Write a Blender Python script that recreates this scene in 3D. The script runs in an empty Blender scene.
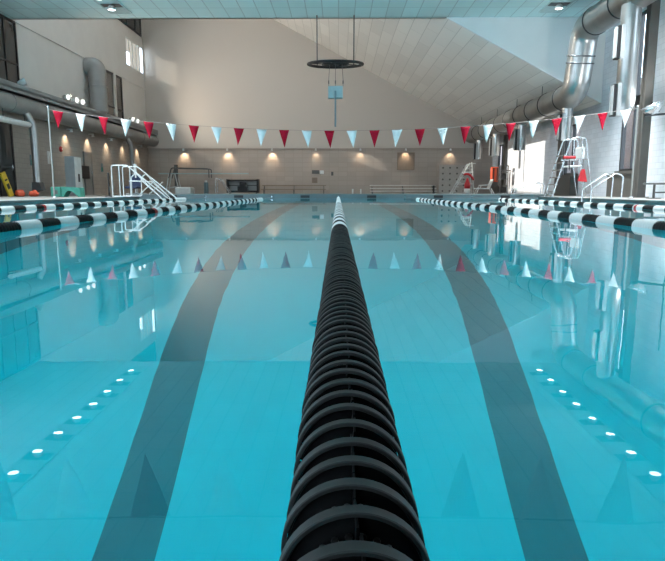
import bpy, bmesh, math, random
from mathutils import Vector, Matrix
random.seed(7)
SC = bpy.context.scene
COL = bpy.context.collection
PI = math.pi

# ---------------------------------------------------------------- camera
# world: X across the pool, Y along it, Z up, water surface at z = 0, metres
F_PX, PITCH = 590.0, math.radians(8.7)
CAM = Vector((-0.012, 0.0, 0.30))
cam = bpy.data.cameras.new('camera'); camo = bpy.data.objects.new('camera', cam); COL.objects.link(camo)
camo.location = CAM
camo.rotation_euler = (PI/2 - PITCH, 0, math.radians(0.53))
cam.sensor_fit = 'HORIZONTAL'; cam.sensor_width = 36; cam.lens = F_PX/665*36
cam.clip_start = .01; cam.clip_end = 300
SC.camera = camo

# ---------------------------------------------------------------- sky, sun, exposure
SC.view_settings.view_transform = 'Standard'; SC.view_settings.look = 'None'
SC.view_settings.gamma = 1; SC.view_settings.use_curve_mapping = False
SC.view_settings.exposure = 0.0
w = bpy.data.worlds.new('sky'); SC.world = w; w.use_nodes = True
w.node_tree.nodes['Background'].inputs[0].default_value = (.74, .86, 1, 1)
w.node_tree.nodes['Background'].inputs[1].default_value = 9.0
SUN_DIR = Vector((1, .2, -.4)).normalized()
sl = bpy.data.lights.new('sun', 'SUN'); sl.energy = 6.4; sl.angle = .009; sl.color = (1, .87, .74)
so = bpy.data.objects.new('sun', sl); COL.objects.link(so)
so.rotation_euler = SUN_DIR.to_track_quat('-Z', 'Y').to_euler(); so.location = (-30, 20, 30)
FLOOD_W = 520
LAMP_W, LAMP_COL = 1030, (.93, .98, 1)
SC.cycles.use_denoising = True
SC.cycles.max_bounces = 10; SC.cycles.diffuse_bounces = 5; SC.cycles.glossy_bounces = 5
SC.cycles.transmission_bounces = 8; SC.cycles.transparent_max_bounces = 10
SC.cycles.sample_clamp_indirect = 8; SC.cycles.caustics_refractive = True; SC.cycles.caustics_reflective = False

# ---------------------------------------------------------------- materials
def new_mat(name):
    m = bpy.data.materials.new(name); m.use_nodes = True
    return m, m.node_tree, m.node_tree.nodes['Principled BSDF']

def mat(name, col, rough=.6, metal=0, emit=0, ecol=None, var=.06, scale=6, spec=.5):
    m, nt, b = new_mat(name)
    b.inputs['Roughness'].default_value = rough; b.inputs['Metallic'].default_value = metal
    b.inputs['Specular IOR Level'].default_value = spec
    if var:
        tc = nt.nodes.new('ShaderNodeTexCoord'); n = nt.nodes.new('ShaderNodeTexNoise')
        n.inputs['Scale'].default_value = scale; n.inputs['Detail'].default_value = 4
        r = nt.nodes.new('ShaderNodeValToRGB')
        for e, k in zip(r.color_ramp.elements, (1-var, 1+var)):
            e.color = (*[min(1, c*k) for c in col], 1)
        r.color_ramp.elements[0].position = .3; r.color_ramp.elements[1].position = .7
        nt.links.new(tc.outputs['Object'], n.inputs['Vector']); nt.links.new(n.outputs['Fac'], r.inputs['Fac'])
        nt.links.new(r.outputs['Color'], b.inputs['Base Color'])
    else:
        b.inputs['Base Color'].default_value = (*col, 1)
    if emit:
        b.inputs['Emission Color'].default_value = (*(ecol or col), 1)
        b.inputs['Emission Strength'].default_value = emit
    return m

def grid_mat(name, col, mortar, axes, bw, bh, gap=.012, offset=.5, rough=.55, bump=.15, var=.05, split=None, col2=None):
    """blocks or tiles laid in the plane of two object axes; split: a height above which the wall is plain paint col2"""
    m, nt, b = new_mat(name); N, L = nt.nodes.new, nt.links.new
    tc = N('ShaderNodeTexCoord'); sp = N('ShaderNodeSeparateXYZ'); cb = N('ShaderNodeCombineXYZ')
    L(tc.outputs['Object'], sp.inputs[0]); L(sp.outputs[axes[0]], cb.inputs[0]); L(sp.outputs[axes[1]], cb.inputs[1])
    br = N('ShaderNodeTexBrick'); br.offset = offset; br.squash = 1
    br.inputs['Scale'].default_value = 1; br.inputs['Brick Width'].default_value = bw; br.inputs['Row Height'].default_value = bh
    br.inputs['Mortar Size'].default_value = gap; br.inputs['Mortar Smooth'].default_value = .3
    br.inputs['Color1'].default_value = (*[c*(1-var) for c in col], 1); br.inputs['Color2'].default_value = (*[min(1, c*(1+var)) for c in col], 1)
    br.inputs['Mortar'].default_value = (*mortar, 1)
    L(cb.outputs[0], br.inputs['Vector'])
    out = br.outputs['Color']
    if split is not None:
        gt = N('ShaderNodeMath'); gt.operation = 'GREATER_THAN'; gt.inputs[1].default_value = split
        L(sp.outputs['Z'], gt.inputs[0]); mx = N('ShaderNodeMix'); mx.data_type = 'RGBA'
        L(gt.outputs[0], mx.inputs['Factor']); L(out, mx.inputs['A']); mx.inputs['B'].default_value = (*col2, 1); out = mx.outputs['Result']
    L(out, b.inputs['Base Color']); b.inputs['Roughness'].default_value = rough
    if bump and split is None:
        bp = N('ShaderNodeBump'); bp.invert = True; bp.inputs['Strength'].default_value = bump; bp.inputs['Distance'].default_value = .01
        L(br.outputs['Fac'], bp.inputs['Height']); L(bp.outputs[0], b.inputs['Normal'])
    return m

M = {}
M['far_wall'] = grid_mat('painted_far_wall', (.43, .37, .32), (.385, .33, .285), ('X', 'Z'), .61, .31, .015, 0, split=3.12, col2=(.56, .505, .45))
M['left_upper'] = mat('painted_plaster', (.70, .68, .65), .6, scale=1.2, var=.03)
M['left_block'] = grid_mat('grey_beige_block', (.42, .375, .33), (.34, .30, .265), ('Y', 'Z'), .4, .2, .01)
M['right_block'] = grid_mat('white_block', (.85, .88, .93), (.72, .75, .80), ('Y', 'Z'), .4, .2, .01)
M['back_wall'] = mat('rear_plaster', (.5, .49, .47), .7)
M['fascia'] = mat('fascia_board', (.84, .85, .84), .6, scale=.8, var=.03)
M['tile_ceiling'] = grid_mat('ceiling_tiles', (.68, .92, .93), (.49, .66, .67), ('X', 'Y'), .61, 1.22, .02, 0, bump=.1)  # teal tint stands in for light bounced up from the pool
M['roof_boards'] = grid_mat('roof_panels', (.88, .86, .81), (.68, .66, .62), ('Y', 'X'), 2.44, .54, .016, .5, bump=.1)
M['deck'] = grid_mat('deck_tiles', (.22, .215, .20), (.16, .16, .15), ('X', 'Y'), .15, .15, .008, 0, rough=.45)
M['coping'] = mat('coping', (.20, .225, .22), .85, spec=.15)
M['gutter'] = mat('gutter_tile', (.14, .18, .19), .4)
M['white'] = mat('white_paint', (.78, .79, .78), .45)
M['white_steel'] = mat('white_tube', (.62, .64, .63), .35)
M['pole'] = mat('pale_pole', (.27, .27, .25), .4)
M['steel'] = mat('stainless', (.62, .63, .64), .25, .9, var=.03)
M['duct'] = mat('galvanised', (.40, .40, .385), .32, .92, var=.10, scale=2.2)
M['duct_dull'] = mat('dull_duct', (.33, .33, .32), .5, .35, var=.08, scale=2)
M['strap'] = mat('dark_strap', (.06, .065, .07), .5, .3)
M['black'] = mat('black', (.012, .012, .013), .5)
M['black_rubber'] = mat('black_plastic', (.012, .0125, .012), .6, var=.2, scale=40, spec=.35)
M['shaded_core'] = mat('shaded_core', (.004, .0042, .0045), .6, var=0, spec=.04)  # web, hub and vanes coloured blacker for the shade between rims
M['white_float'] = mat('white_plastic', (.76, .79, .77), .4, var=.04)
M['red_float'] = mat('red_plastic', (.45, .03, .03), .4)
M['frame'] = mat('black_frame', (.015, .015, .016), .45)
M['dark_glass'] = mat('dark_glass', (.045, .048, .05), .08, var=.1, scale=1, spec=.6)
M['column'] = mat('grey_brown_steel', (.10, .095, .085), .5)
M['ledge'] = mat('ledge_grey', (.30, .31, .31), .5)
M['red_flag'] = mat('red_vinyl', (.42, .006, .028), .7, var=.1, spec=.15)
M['white_flag'] = mat('pale_vinyl', (.78, .85, .84), .5, var=.05)
M['string'] = mat('cord', (.35, .3, .28), .7)
M['teal'] = mat('teal_foam', (.045, .25, .19), .7)
M['yellow'] = mat('yellow_plastic', (.62, .42, .03), .5)
M['orange'] = mat('orange_fabric', (.72, .11, .05), .7)
M['red'] = mat('red', (.5, .02, .03), .5)
M['navy'] = mat('navy_plastic', (.01, .025, .075), .5)
M['grey_metal'] = mat('grey_cabinet', (.36, .37, .37), .45)
M['grey_dark'] = mat('dark_grey', (.10, .10, .10), .5)
M['door_grey'] = mat('door_grey', (.25, .25, .245), .5)
M['brown'] = mat('brown_wood', (.24, .19, .15), .6)
M['pale_blue'] = mat('pale_blue_box', (.36, .50, .52), .5)
M['slate'] = mat('slate_pole', (.16, .24, .27), .5)
M['alu'] = mat('aluminium_plank', (.78, .76, .73), .4, .25)
M['breeze'] = mat('breeze_block', (.42, .40, .37), .7)
M['lens'] = mat('lit_lamp', (1, 1, 1), .4, emit=9, ecol=(1, 1, .97), var=0)
M['lamp_trim'] = mat('lamp_trim', (.56, .74, .75), .5)
M['flood_lens'] = mat('lit_flood', (1, 1, 1), .4, emit=1.6, ecol=(1, 1, .93), var=0)
M['warm_lens'] = mat('lit_warm_lamp', (1, .85, .65), .4, emit=5, ecol=(1, .8, .6), var=0)
M['frost'] = mat('daylit_frosted_pane', (.8, .78, .74), .5, emit=.30, ecol=(1, .95, .88), var=.05, scale=3)
M['brick'] = grid_mat('outside_brick', (.085, .042, .033), (.10, .08, .07), ('Y', 'Z'), .22, .075, .012)
M['ground'] = mat('outside_paving', (.35, .34, .32), .8)
M['cable'] = mat('steel_cable', (.06, .07, .07), .5)

def thin_glass(name, tint, refl=.08):
    m = bpy.data.materials.new(name); m.use_nodes = True; nt = m.node_tree; nt.nodes.clear()
    o = nt.nodes.new('ShaderNodeOutputMaterial'); t = nt.nodes.new('ShaderNodeBsdfTransparent'); g = nt.nodes.new('ShaderNodeBsdfGlossy')
    x = nt.nodes.new('ShaderNodeMixShader'); t.inputs[0].default_value = (*tint, 1); g.inputs['Roughness'].default_value = .03
    x.inputs[0].default_value = refl
    nt.links.new(t.outputs[0], x.inputs[1]); nt.links.new(g.outputs[0], x.inputs[2]); nt.links.new(x.outputs[0], o.inputs[0])
    return m
M['glass'] = thin_glass('window_glass', (.93, .96, .97))

def pool_mat():
    """cyan painted basin; dark lane stripes on the floor at every lane centre"""
    m, nt, b = new_mat('pool_paint'); N, L = nt.nodes.new, nt.links.new
    tc = N('ShaderNodeTexCoord'); sp = N('ShaderNodeSeparateXYZ'); L(tc.outputs['Object'], sp.inputs[0])
    def math_(op, a, v):
        n = N('ShaderNodeMath'); n.operation = op; L(a, n.inputs[0])
        if v is not None: n.inputs[1].default_value = v
        return n.outputs[0]
    x = math_('ADD', sp.outputs['X'], 100.0)             # lane pitch 2.5, centres at 1.25 + 2.5 k
    x = math_('MODULO', x, 2.5); x = math_('SUBTRACT', x, 1.25); x = math_('ABSOLUTE', x, None)
    stripe = math_('LESS_THAN', x, .17)
    lo = math_('LESS_THAN', sp.outputs['Z'], -3.2)
    end = math_('LESS_THAN', sp.outputs['Y'], 20.8)
    s = N('ShaderNodeMath'); s.operation = 'MULTIPLY'; L(stripe, s.inputs[0]); L(lo, s.inputs[1])
    s2 = N('ShaderNodeMath'); s2.operation = 'MULTIPLY'; L(s.outputs[0], s2.inputs[0]); L(end, s2.inputs[1])
    mx = N('ShaderNodeMix'); mx.data_type = 'RGBA'; L(s2.outputs[0], mx.inputs['Factor'])
    mx.inputs['A'].default_value = (0.0, .63, .76, 1); mx.inputs['B'].default_value = (0.0, .185, .235, 1)
    L(mx.outputs['Result'], b.inputs['Base Color']); b.inputs['Roughness'].default_value = .7; b.inputs['Specular IOR Level'].default_value = .1
    return m
M['pool'] = pool_mat()

def water_mat():
    m = bpy.data.materials.new('pool_water'); m.use_nodes = True; nt = m.node_tree; nt.nodes.clear()
    N, L = nt.nodes.new, nt.links.new
    o = N('ShaderNodeOutputMaterial'); g = N('ShaderNodeBsdfGlass'); g.inputs['IOR'].default_value = 1.333; g.inputs['Roughness'].default_value = 0
    tc = N('ShaderNodeTexCoord'); n = N('ShaderNodeTexNoise'); n.inputs['Scale'].default_value = 1.6; n.inputs['Detail'].default_value = 3
    mp = N('ShaderNodeMapping'); mp.inputs['Scale'].default_value = (1.6, .5, 1)
    bp = N('ShaderNodeBump'); bp.inputs['Strength'].default_value = .06; bp.inputs['Distance'].default_value = .02
    L(tc.outputs['Object'], mp.inputs[0]); L(mp.outputs[0], n.inputs['Vector']); L(n.outputs['Fac'], bp.inputs['Height'])
    L(bp.outputs[0], g.inputs['Normal']); L(g.outputs[0], o.inputs[0])
    return m
M['water'] = water_mat()

# ---------------------------------------------------------------- mesh helpers
class MB:
    def __init__(s): s.v, s.f, s.mi, s.sm, s.cur = [], [], [], [], 0
    def _add(s, vs, fs, smooth=False):
        k = len(s.v); s.v += [tuple(p) for p in vs]
        for f in fs: s.f.append(tuple(i+k for i in f)); s.mi.append(s.cur); s.sm.append(smooth)
        return s
    def mat(s, i): s.cur = i; return s
    def box(s, a, b, M_=None):
        vs = [Vector((x, y, z)) for x in (a[0], b[0]) for y in (a[1], b[1]) for z in (a[2], b[2])]
        if M_ is not None: vs = [M_ @ p for p in vs]
        return s._add(vs, [(0,1,3,2), (4,6,7,5), (0,4,5,1), (2,3,7,6), (0,2,6,4), (1,5,7,3)])
    def rbox(s, a, b, r, M_=None):
        """box with all edges rounded"""
        bm = bmesh.new(); bmesh.ops.create_cube(bm, size=1)
        for p in bm.verts: p.co = Vector([(a[i]+b[i])/2 + p.co[i]*(b[i]-a[i]) for i in range(3)])
        bmesh.ops.bevel(bm, geom=bm.edges[:], offset=r, segments=2, affect='EDGES', profile=.5)
        if M_ is not None:
            for p in bm.verts: p.co = M_ @ p.co
        bm.verts.index_update()
        s._add([p.co.copy() for p in bm.verts], [[q.index for q in f.verts] for f in bm.faces], False); bm.free(); return s
    def beam(s, p, q, wd, ht, up=(0, 0, 1)):
        p, q = Vector(p), Vector(q); d = (q-p).normalized(); x = d.cross(Vector(up))
        if x.length < 1e-4: x = d.cross(Vector((1, 0, 0)))
        x.normalize(); y = x.cross(d); vs = [e + x*sx*wd/2 + y*sy*ht/2 for e in (p, q) for sx in (-1, 1) for sy in (-1, 1)]
        return s._add(vs, [(0,1,3,2), (4,6,7,5), (0,4,5,1), (2,3,7,6), (0,2,6,4), (1,5,7,3)])
    def tube(s, pts, r, n=12, caps=True, closed=False):
        pts = [Vector(p) for p in pts]; m = len(pts); rs = r if isinstance(r, (list, tuple)) else [r]*m
        t0 = (pts[1]-pts[0]).normalized(); u = t0.orthogonal().normalized(); rings = []
        for i, p in enumerate(pts):
            if closed: t = (pts[(i+1) % m]-pts[i-1]).normalized()
            else: t = (pts[min(i+1, m-1)]-pts[max(i-1, 0)]).normalized()
            u = (u - t*u.dot(t)).normalized(); v = t.cross(u)
            rings.append([p + (u*math.cos(2*PI*k/n) + v*math.sin(2*PI*k/n))*rs[i] for k in range(n)])
        vs = [q for g in rings for q in g]; fs = []
        for i in range(m if closed else m-1):
            j = (i+1) % m
            for k in range(n): fs.append((i*n+k, i*n+(k+1) % n, j*n+(k+1) % n, j*n+k))
        s._add(vs, fs, True)
        if caps and not closed:
            s._add(rings[0], [tuple(range(n))[::-1]]); s._add(rings[-1], [tuple(range(n))])
        return s
    def cyl(s, p, q, r, n=16, r2=None): return s.tube([p, q], [r, r if r2 is None else r2], n)
    def lathe_sharp(s, prof, n, M_):
        for p, q in zip(prof, prof[1:]+prof[:1]): s.lathe([p, q], n, M_)
        return s
    def lathe(s, prof, n=24, M_=None, close=False):
        """prof: (radius, height) about +Z"""
        vs = []
        for r, z in prof:
            for k in range(n):
                p = Vector((r*math.cos(2*PI*k/n), r*math.sin(2*PI*k/n), z)); vs.append(M_ @ p if M_ is not None else p)
        fs = []; m = len(prof)
        for i in range(m if close else m-1):
            j = (i+1) % m
            for k in range(n): fs.append((i*n+k, i*n+(k+1) % n, j*n+(k+1) % n, j*n+k))
        return s._add(vs, fs, True)
    def prism(s, poly, axis, a, b):
        """poly: 2-D outline extruded along an axis ('x','y','z') from a to b"""
        def P(p, t): return {'x': (t, p[0], p[1]), 'y': (p[0], t, p[1]), 'z': (p[0], p[1], t)}[axis]
        n = len(poly); vs = [P(p, a) for p in poly] + [P(p, b) for p in poly]
        return s._add(vs, [tuple(range(n))[::-1], tuple(range(n, 2*n))] + [(i, (i+1) % n, n+(i+1) % n, n+i) for i in range(n)])
    def build(s, name, mats, parent=None, loc=None, normals=True):
        me = bpy.data.meshes.new(name); me.from_pydata(s.v, [], s.f)
        for m in (mats if isinstance(mats, (list, tuple)) else [mats]): me.materials.append(M[m] if isinstance(m, str) else m)
        me.polygons.foreach_set('material_index', s.mi); me.polygons.foreach_set('use_smooth', s.sm)
        if normals:
            bm = bmesh.new(); bm.from_mesh(me); bmesh.ops.recalc_face_normals(bm, faces=bm.faces); bm.to_mesh(me); bm.free()
        o = bpy.data.objects.new(name, me); COL.objects.link(o)
        if parent is not None: o.parent = parent
        if loc is not None: o.location = loc
        return o

def tag(o, label, cat, group=None, kind=None):
    o['label'] = label; o['category'] = cat
    if group: o['group'] = group
    if kind: o['kind'] = kind
    return o
def thing(name, label, cat, loc=(0, 0, 0), rz=0, group=None):
    o = bpy.data.objects.new(name, None); COL.objects.link(o); o.location = loc; o.rotation_euler = (0, 0, rz)
    o.empty_display_size = .1
    return tag(o, label, cat, group)
def struct(name, mb, m, label=None, cat=None):
    o = mb.build(name, m); o['kind'] = 'structure'
    if label: o['label'] = label; o['category'] = cat
    return o
def copy_tree(o, parent=None, label=None):
    c = o.copy(); COL.objects.link(c)
    if parent is not None: c.parent = parent
    if label: c['label'] = label
    for ch in list(o.children): copy_tree(ch, c)
    return c
def fillet(pts, r, n=8):
    pts = [Vector(p) for p in pts]; out = [pts[0]]
    for a, b, c in zip(pts, pts[1:], pts[2:]):
        d1, d2 = (a-b), (c-b); ang = d1.angle(d2); k = min(r/max(math.tan(ang/2), 1e-3), d1.length*.49, d2.length*.49)
        p, q = b+d1.normalized()*k, b+d2.normalized()*k
        for i in range(n+1):
            t = i/n; out.append(p*(1-t)**2 + b*2*t*(1-t) + q*t*t)
    return out + [pts[-1]]
def spot(parent, loc, aim, energy, size, blend, col, soft=.05):
    l = bpy.data.lights.new('lamp_light', 'SPOT'); l.energy = energy*1.0; l.spot_size = size; l.spot_blend = blend; l.color = col; l.shadow_soft_size = soft
    o = bpy.data.objects.new('lamp_light', l); COL.objects.link(o); o.parent = parent; o.location = loc
    o.rotation_euler = Vector(aim).to_track_quat('-Z', 'Y').to_euler(); return o

# ---------------------------------------------------------------- structure
XL, XR, YB, YF = -13.0, 10.5, -8.0, 41.0          # side walls, rear wall, far wall
YE, ZC = 24.6, 7.0                                # edge and height of the flat ceiling
PX, PY0, PY1, PD = 7.5, -.5, 22.4, -3.5           # pool
DZ, HZ = .06, .165                                # side decks and raised end walls above the water
roof = lambda x: 9.2 - .52*x

def rects_wall(mb, fixed, thick, a0, a1, z0, z1, holes):
    """wall in the Y-Z plane with rectangular holes (y0,y1,z0,z1)"""
    ys = sorted({a0, a1, *[h[0] for h in holes], *[h[1] for h in holes]}); zs = sorted({z0, z1, *[h[2] for h in holes], *[h[3] for h in holes]})
    ys = [y for y in ys if a0 <= y <= a1]; zs = [z for z in zs if z0 <= z <= z1]
    for ya, yb in zip(ys, ys[1:]):
        run = None
        for za, zb in zip(zs, zs[1:]):
            cy, cz = (ya+yb)/2, (za+zb)/2
            hole = any(h[0] < cy < h[1] and h[2] < cz < h[3] for h in holes)
            if not hole: mb.box((min(fixed, fixed+thick), ya, za), (max(fixed, fixed+thick), yb, zb))

# pool basin and water
b = MB(); b.box((-PX-.2, PY0-.2, PD-.2), (PX+.2, PY1+.2, PD)); struct('pool_floor', b, 'pool')
for nm, a, c in (('pool_wall_left', (-PX-.2, PY0-.2, PD), (-PX, PY1+.2, -.12)), ('pool_wall_right', (PX, PY0-.2, PD), (PX+.2, PY1+.2, -.12)),
                 ('pool_wall_far', (-PX, PY1, PD), (PX, PY1+.2, -.12)), ('pool_wall_near', (-PX, PY0-.2, PD), (PX, PY0, -.12))):
    b = MB(); b.box(a, c); struct(nm, b, 'pool')
b = MB(); b._add([(-PX, PY0, 0), (PX, PY0, 0), (PX, PY1, 0), (-PX, PY1, 0)], [(0, 1, 2, 3)], True)
struct('water_surface', b, 'water', 'still turquoise pool water between the decks', 'water')
# gutter face, coping, deck
b = MB()
b.box((-PX-.2, PY1, -.12), (PX+.2, PY1+.2, HZ-.045)); b.box((-PX-.2, PY0-.2, -.12), (PX+.2, PY0, HZ-.045))
b.box((-PX-.2, PY0, -.12), (-PX, PY1, DZ-.045)); b.box((PX, PY0, -.12), (PX+.2, PY1, DZ-.045))
struct('trim_1', b, 'gutter')
b = MB(); cw = .34
b.box((-PX-cw, PY1-.03, HZ-.045), (PX+cw, PY1+.6, HZ)); b.box((-PX-cw, PY1+.01, DZ-.05), (PX+cw, PY1+.58, HZ-.045)); b.box((-PX-cw, PY0-.6, HZ-.045), (PX+cw, PY0+.03, HZ)); b.box((-PX-cw, PY0-.58, DZ-.05), (PX+cw, PY0-.01, HZ-.045))
b.box((-PX-cw, PY0+.03, DZ-.045), (-PX+.03, PY1-.03, DZ+.004)); b.box((PX-.03, PY0+.03, DZ-.045), (PX+cw, PY1-.03, DZ+.004))
struct('trim_2', b, 'coping')
b = MB()
b.box((XL, YB, -.2), (-PX-.2, YF, DZ)); b.box((PX+.2, YB, -.2), (XR, YF, DZ)); b.box((-PX-.2, PY1+.2, -.2), (PX+.2, YF, DZ)); b.box((-PX-.2, YB, -.2), (PX+.2, PY0-.2, DZ))
struct('floor', b, 'deck')

# far wall, with ledge and plain paint above
b = MB(); b.box((XL-.2, YF, -.2), (XR+.2, YF+.2, 17)); struct('wall_far', b, 'far_wall')
b = MB(); b.box((XL, YF-.10, 3.06), (XR, YF, 3.20)); b.box((XL, YF-.13, 3.16), (XR, YF, 3.20)); struct('trim_3', b, 'far_wall')
# left wall: clerestory openings high up in the tall far half
CLER = (26.0, 32.7, 9.6, 13.2); FILLW = [(-6 + 4.1*k, -2.2 + 4.1*k, 4.5, 6.85) for k in range(6)]; FILLW += [(a, b_, .7, 3.85) for a, b_, _, _ in FILLW]; FROST = (37.7, 40.9, 7.9, 9.6)  # near openings are for the added fill windows
b = MB(); rects_wall(b, XL, -.2, YB, YF, 4.25, 17, [CLER, FROST, *FILLW]); struct('wall_left', b, 'left_upper')
b = MB(); rects_wall(b, XL, -.2, YB, YF, -.2, 4.25, FILLW); struct('wall_left_lower', b, 'left_block')
b = MB(); b.box((XL, YE, 6.97), (XL+.05, YF, 7.06)); struct('trim_4', b, 'left_upper')
b = MB(); b.box((XL, YB, 4.10), (XL+.75, YF, 4.16)); b.box((XL+.68, YB, 3.98), (XL+.75, YF, 4.32)); struct('trim_5', b, 'ledge')
# right wall with tall strip windows
RW = [(y0, y0+1.7, 1.0, t) for y0, t in ((4.6, 6.4), (10.1, 6.4), (15.5, 6.4), (20.9, 6.4), (26.4, 3.2), (38.0, 3.2))]
b = MB(); rects_wall(b, XR, .17, YB, YF, -.2, 3.74, RW); struct('wall_right', b, 'right_block')
b = MB(); rects_wall(b, XR, .17, YB, YE, 3.74, ZC, RW); struct('wall_right_upper', b, 'right_block')
# rear wall behind the photographer; its glazing is added to brighten the hall
b = MB(); gx0, gx1, gz0, gz1 = -12.0, -3.0, .9, 6.2
b.box((XL-.2, YB-.2, -.2), (XR+.3, YB, gz0)); b.box((XL-.2, YB-.2, gz1), (XR+.3, YB, 8)); b.box((XL-.2, YB-.2, gz0), (gx0, YB, gz1)); b.box((gx1, YB-.2, gz0), (XR+.3, YB, gz1))
struct('wall_rear', b, 'back_wall')
f = MB()
for k in range(9): x = gx0+(gx1-gx0)*k/8; f.box((x-.04, YB-.16, gz0), (x+.04, YB-.04, gz1))
for z in (gz0+.04, 3.4, gz1-.04): f.box((gx0, YB-.16, z-.04), (gx1, YB-.04, z+.04))
o = f.build('window_12', 'frame'); o['kind'] = 'structure'
p = MB(); p.box((gx0, YB-.11, gz0), (gx1, YB-.10, gz1)); p.build('pane', 'glass', o)
# flat ceiling, gable fascia, sloped roof
b = MB(); b.box((XL-.2, YB-.2, ZC), (XR+.3, YE, ZC+.15)); struct('ceiling', b, 'tile_ceiling')
xk = (9.2-ZC)/.52
b = MB(); b.prism([(XL, ZC), (xk, ZC), (XL, roof(XL))], 'y', YE-.12, YE); b.prism([(xk, ZC), (XR, ZC), (XR, roof(XR))], 'y', YE-.12, YE); struct('wall_gable', b, 'fascia')
b = MB(); b.prism([(XL-.2, roof(XL-.2)), (XR+.3, roof(XR+.3)), (XR+.3, roof(XR+.3)+.2), (XL-.2, roof(XL-.2)+.2)], 'y', YE-.02, YF+.2); struct('ceiling_sloped', b, 'roof_boards')
b = MB(); b.box((XR+.3, -20, -.3), (60, 60, -.2)); struct('ground', b, 'ground')

# windows
def strip_window(n, y0, y1, z0, z1):
    f = MB(); t = .07; x0, x1 = XR+.02, XR+.16
    f.box((x0, y0, z0), (x1, y0+t, z1)); f.box((x0, y1-t, z0), (x1, y1, z1)); f.box((x0, y0, z0), (x1, y1, z0+t)); f.box((x0, y0, z1-t), (x1, y1, z1))
    if z1 > 4: f.box((x0, y0, 3.25), (x1, y1, 3.6))
    f.box((x0, (y0+y1)/2-.025, z0), (x1, (y0+y1)/2+.025, z1))
    o = f.build('window_%d' % n, 'frame'); o['kind'] = 'structure'
    p = MB(); p.box((XR+.08, y0, z0), (XR+.09, y1, z1)); p.build('pane', 'glass', o)
    s = MB(); s.box((XR-.10, y0-.1, z0-.08), (XR+.05, y1+.1, z0)); s.build('sill', 'column', o)
for i, h in enumerate(RW): strip_window(i+1, *h)
o = None
def opaque_window(n, y0, y1, z0, z1, ys, zs):
    f = MB(); t = .08; x0, x1 = XL, XL+.07
    for y in (y0, *ys, y1): f.box((x0, y-t/2, z0), (x1, y+t/2, z1))
    for z in (z0, *zs, z1): f.box((x0, y0, z-t/2), (x1, y1, z+t/2))
    o = f.build('window_%d' % n, 'frame'); o['kind'] = 'structure'
    p = MB(); p.box((XL+.005, y0, z0), (XL+.03, y1, z1)); p.build('pane', 'dark_glass', o); return o
opaque_window(7, 19.0, 24.75, 4.45, 6.93, (20, 21, 22, 22.95, 23.9), (5.3,))
opaque_window(8, 34.1, 36.5, 4.45, 6.9, (), (5.0,))
b = MB(); b.box((XL, 35.15, 4.4), (XL+.10, 35.45, 6.95)); struct('trim_6', b, 'left_upper')
opaque_window(9, 34.5, 40.6, 10.3, 12.6, (36, 38, 39.5), ())
# clear clerestory and bright frosted clerestory
f = MB()
y0, y1, z0, z1 = CLER
for y in (y0, (y0+y1)/2, y1): f.box((XL-.2, y-.05, z0), (XL, y+.05, z1))
o = f.build('window_10', 'white'); o['kind'] = 'structure'
p = MB(); p.box((XL-.11, y0, z0), (XL-.10, y1, z1)); p.build('pane', 'glass', o)
y0, y1, z0, z1 = FROST
f = MB()
for y in (y0+.03, 38.33, 38.95, 39.6, 40.25, y1-.03): f.box((XL-.15, y-.03, z0), (XL, y+.03, z1))
f.box((XL-.15, y0, z0), (XL, y1, z0+.06)); f.box((XL-.15, y0, z1-.06), (XL, y1, z1)); f.box((XL-.15, y0, 8.75), (XL, 38.33, 8.81))
o = f.build('window_11', 'white'); o['kind'] = 'structure'
p = MB(); p.box((XL-.09, 38.36, z0+.06), (XL-.07, 40.55, z1-.06)); p.box((XL-.09, y0+.06, 8.81), (XL-.07, 38.30, z1-.06)); p.build('frosted_pane', 'frost', o)
p = MB(); p.box((XL-.09, y0+.06, z0+.06), (XL-.08, 38.3, 8.75)); p.box((XL-.09, 40.55, z0+.06), (XL-.08, 40.87, z1-.06)); p.build('clear_pane', 'glass', o)
# out-of-view windows added on the near left wall for fill daylight, with added eave
for k, (ya, yb, za, zb) in enumerate(FILLW):
    f = MB()
    for y in (ya+.04, (ya+yb)/2, yb-.04): f.box((XL-.15, y-.04, za), (XL-.05, y+.04, zb))
    for z in (za+.04, zb-.04): f.box((XL-.15, ya, z-.04), (XL-.05, yb, z+.04))
    o = f.build('window_%d' % (14+k), 'frame'); o['kind'] = 'structure'
    p = MB(); p.box((XL-.11, ya, za), (XL-.10, yb, zb)); p.build('pane', 'glass', o)
b = MB(); b.box((XL-16, YB-8, 7.15), (XL-.2, 19.5, 7.35)); struct('added_eave', b, 'fascia')  # unseen slab added to keep direct sun out of the near windows
# doors on the left wall
def door(n, y0, y1, z1, m, leafs=1, frame='frame'):
    f = MB(); t = .09
    f.box((XL, y0, DZ), (XL+.08, y0+t, z1)); f.box((XL, y1-t, DZ), (XL+.08, y1, z1)); f.box((XL, y0, z1-t), (XL+.08, y1, z1))
    for k in range(1, leafs): y = y0+(y1-y0)*k/leafs; f.box((XL, y-.05, DZ), (XL+.08, y+.05, z1))
    if leafs > 1: f.box((XL, y0, 1.15), (XL+.08, y1, 1.23))
    o = f.build('door_%d' % n, frame); o['kind'] = 'structure'
    p = MB(); p.box((XL+.005, y0+t, DZ+.01), (XL+.045, y1-t, z1-t)); p.build('door_leaf', m, o)
    h = MB(); h.cyl((XL+.10, y1-.22, 1.1), (XL+.10, y1-.22, 1.3), .015, 8); h.box((XL+.04, y1-.23, 1.19), (XL+.1, y1-.21, 1.21)); h.build('door_handle', 'steel', o)
door(1, 19.6, 23.9, 3.1, 'dark_glass', 4)
door(2, 30.5, 31.5, 2.25, 'door_grey', 1, 'door_grey')
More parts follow.
